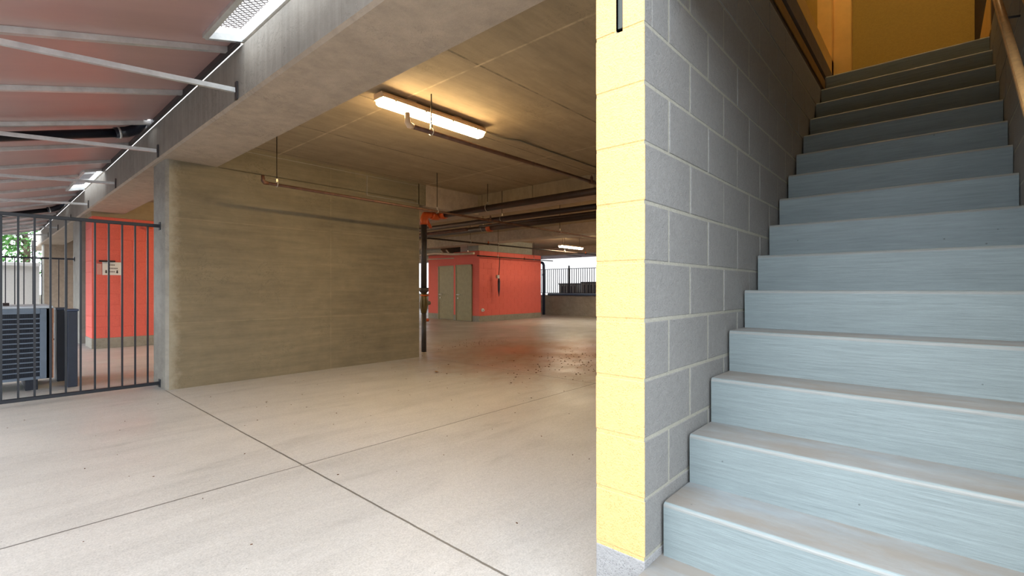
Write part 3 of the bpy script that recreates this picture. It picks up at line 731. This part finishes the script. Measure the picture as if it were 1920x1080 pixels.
# far hvac units behind railing
for k, (y, zt2) in enumerate(((13.3, 1.40), (12.0, 1.46), (10.6, 1.50))):
    h = empty('condenser', (19.0, y, 0), ('grey condenser behind the far railing, next to the downspout', 'grey condenser behind the far railing, in the middle of the three', 'grey condenser behind the far railing, next to the yellow column')[k], 'air conditioner', 'condensers behind the far railing')
    MB().box((19.0, y-.55, .4), (19.9, y+.55, zt2), 0, .02).build('casing', M['hvacgrey'], h)
    MB().box((18.98, y-.57, zt2-.06), (19.92, y+.57, zt2)).build('lid', M['darksteel'], h)
    for q in range(5):
        MB().box((18.985, y-.42+q*.18, .6), (19.0, y-.34+q*.18, zt2-.14)).build('vent_slot', M['ink'], h)
    MB().box((18.9, y-.6, -.1), (20, y+.6, .4)).build('plinth', M['curb'], h)
# other side: canopy + white neighbour wall
struct(MB().box((27, -20, -.1), (27.4, 40, 9)).build('wall_neighbour', M['neighbour']), 'white wall of the neighbouring building beyond the railing', 'wall')
cc = empty('far_canopy', (17.7, 10, 2.7), 'pale metal canopy over the far railing', 'canopy')
MB().prism([(17.06, 2.98), (18.7, 2.60), (18.7, 2.62), (17.06, 3.0)], 2, 22).build('roof_panel', M['maroon'], cc)
for k in range(9):
    y = 3+k*2.3; MB().bar((17.06, y, 2.63), (18.5, y, 2.62), .03, .03).build('brace', M['darksteel'], cc)

# ================================================================== TREES BEYOND THE RETAINING WALL
def tree(x, y, h, r, label, seed):
    rnd = random.Random(seed); t = empty('tree', (x, y, 0), label, 'tree', None)
    m = MB().tube([(x, y, -.1), (x+.1, y, h*.5), (x, y, h*.75)], [.18, .13, .06], 8)
    for k in range(6):
        a = rnd.random()*2*PI; m.tube([(x+.05, y, h*(.4+.05*k)), (x+math.cos(a)*r*.6, y+math.sin(a)*r*.6, h*(.6+.06*k))], [.06, .02], 6)
    m.build('trunk', M['bark'], t)
    m = MB()
    for k in range(1500):
        u = Vector((rnd.gauss(0, 1), rnd.gauss(0, 1), rnd.gauss(0, 1))).normalized()*rnd.random()**.4
        p = Vector((x+u.x*r, y+u.y*r, h*.66+u.z*h*.40))
        n_ = Vector((rnd.gauss(0, 1), rnd.gauss(0, 1), rnd.gauss(0, 1))).normalized(); a_ = n_.orthogonal().normalized(); b_ = n_.cross(a_)
        s_ = rnd.uniform(.06, .13)
        vs = [m.bm.verts.new(p+a_*s_*c0+b_*s_*.5*s0+n_*.01*q) for c0, s0, q in ((-1, 0, 0), (0, -1, 1), (1, 0, 0), (0, 1, 1))]
        m.bm.faces.new(vs)
    o = m.build('foliage', M['foliage'], t); return t
tree(.1, 28.5, 5.0, 1.25, 'leafy green tree beyond the retaining wall, next to the concrete wall end', 1)
tree(3.1, 28.6, 4.6, 1.25, 'smaller green tree beyond the coping beside the concrete wall end', 2)
tree(1.5, 33.5, 6.0, 1.9, 'taller green tree standing behind the other two beyond the retaining wall', 3)

# ================================================================== LEAVES AND LITTER
def leaf_mesh(rnd, L):
    bm = bmesh.new(); n = 7; top = []; bot = []; mid = []
    curl = rnd.uniform(.1, .4); lob = rnd.uniform(.3, .5)
    for i in range(n):
        s_ = i/(n-1); w_ = math.sin(PI*s_)**.7*lob*L*(1+.18*math.sin(9*s_)); z = curl*L*(s_-.5)**2*1.5
        mid.append(bm.verts.new((L*(s_-.5), 0, z*.6)))
        top.append(bm.verts.new((L*(s_-.5), w_/2, z+w_*.15))); bot.append(bm.verts.new((L*(s_-.5), -w_/2, z+w_*.15)))
    for i in range(n-1):
        for a, b in ((mid, top), (bot, mid)):
            vs = [a[i], a[i+1], b[i+1], b[i]]
            try: bm.faces.new(vs)
            except ValueError: pass
    r_ = bmesh.ops.extrude_face_region(bm, geom=list(bm.faces))
    bmesh.ops.translate(bm, verts=[v for v in r_['geom'] if isinstance(v, bmesh.types.BMVert)], vec=(0, 0, .0012))
    bmesh.ops.recalc_face_normals(bm, faces=bm.faces)
    return bm
rnd = random.Random(4)
lm = []
for i in range(6):
    bm = leaf_mesh(rnd, 1.0); me = bpy.data.meshes.new('leaf'); bm.to_mesh(me); bm.free(); me.materials.append(M['leaf']); lm.append(me)
pts = []
for k in range(34):    # drift of leaves on the dirty patch
    pts.append((rnd.gauss(6.6, .75), rnd.gauss(3.9, .55), rnd.uniform(.02, .045)))
for k in range(22): pts.append((rnd.uniform(4.6, 8.0), rnd.uniform(4.6, 8.2), rnd.uniform(.025, .05)))
for k in range(20): pts.append((rnd.uniform(1.6, 4.6), rnd.uniform(3.2, 6.2), rnd.uniform(.018, .035)))
for x, y, s_ in pts:
    o = bpy.data.objects.new('dry_leaf', rnd.choice(lm)); C.objects.link(o); o.location = (x, y, .001); o.scale = (s_, s_, s_*.5); o.rotation_euler = (0, 0, rnd.random()*6.28)
    tag(o, 'small dark brown dry leaf scattered on the garage floor past the joint', 'leaf', 'dry leaves scattered on the garage floor')
bm = leaf_mesh(random.Random(9), .13); me = bpy.data.meshes.new('leaf'); bm.to_mesh(me); bm.free(); me.materials.append(M['leaftan'])
o = bpy.data.objects.new('dry_leaf', me); C.objects.link(o); o.location = (4.167, 5.10, .003); o.rotation_euler = (.25, .2, .6)
tag(o, 'single large pale tan leaf on the floor in front of the big grey wall', 'leaf')
m = MB()
for k in range(520):
    if k < 330: x, y = rnd.gauss(6.5, .9), rnd.gauss(4.1, .6)
    elif k < 430: x, y = rnd.gauss(7.0, .5), rnd.gauss(7.2, .25)
    else: x, y = rnd.uniform(-.2, 5), rnd.uniform(1.2, 6.2)
    s_ = rnd.uniform(.003, .011) if k < 430 else rnd.uniform(.002, .006)
    if x > 1.3 and y < 1: continue
    a = rnd.random()*3; m.bar((x, y, s_*.3), (x+s_*2*math.cos(a), y+s_*2*math.sin(a), s_*.3), s_, s_*.5)
tag(m.build('leaf_litter', M['leaf']), 'fine brown crumbs of leaf and dirt on the floor', 'litter', None, 'stuff')
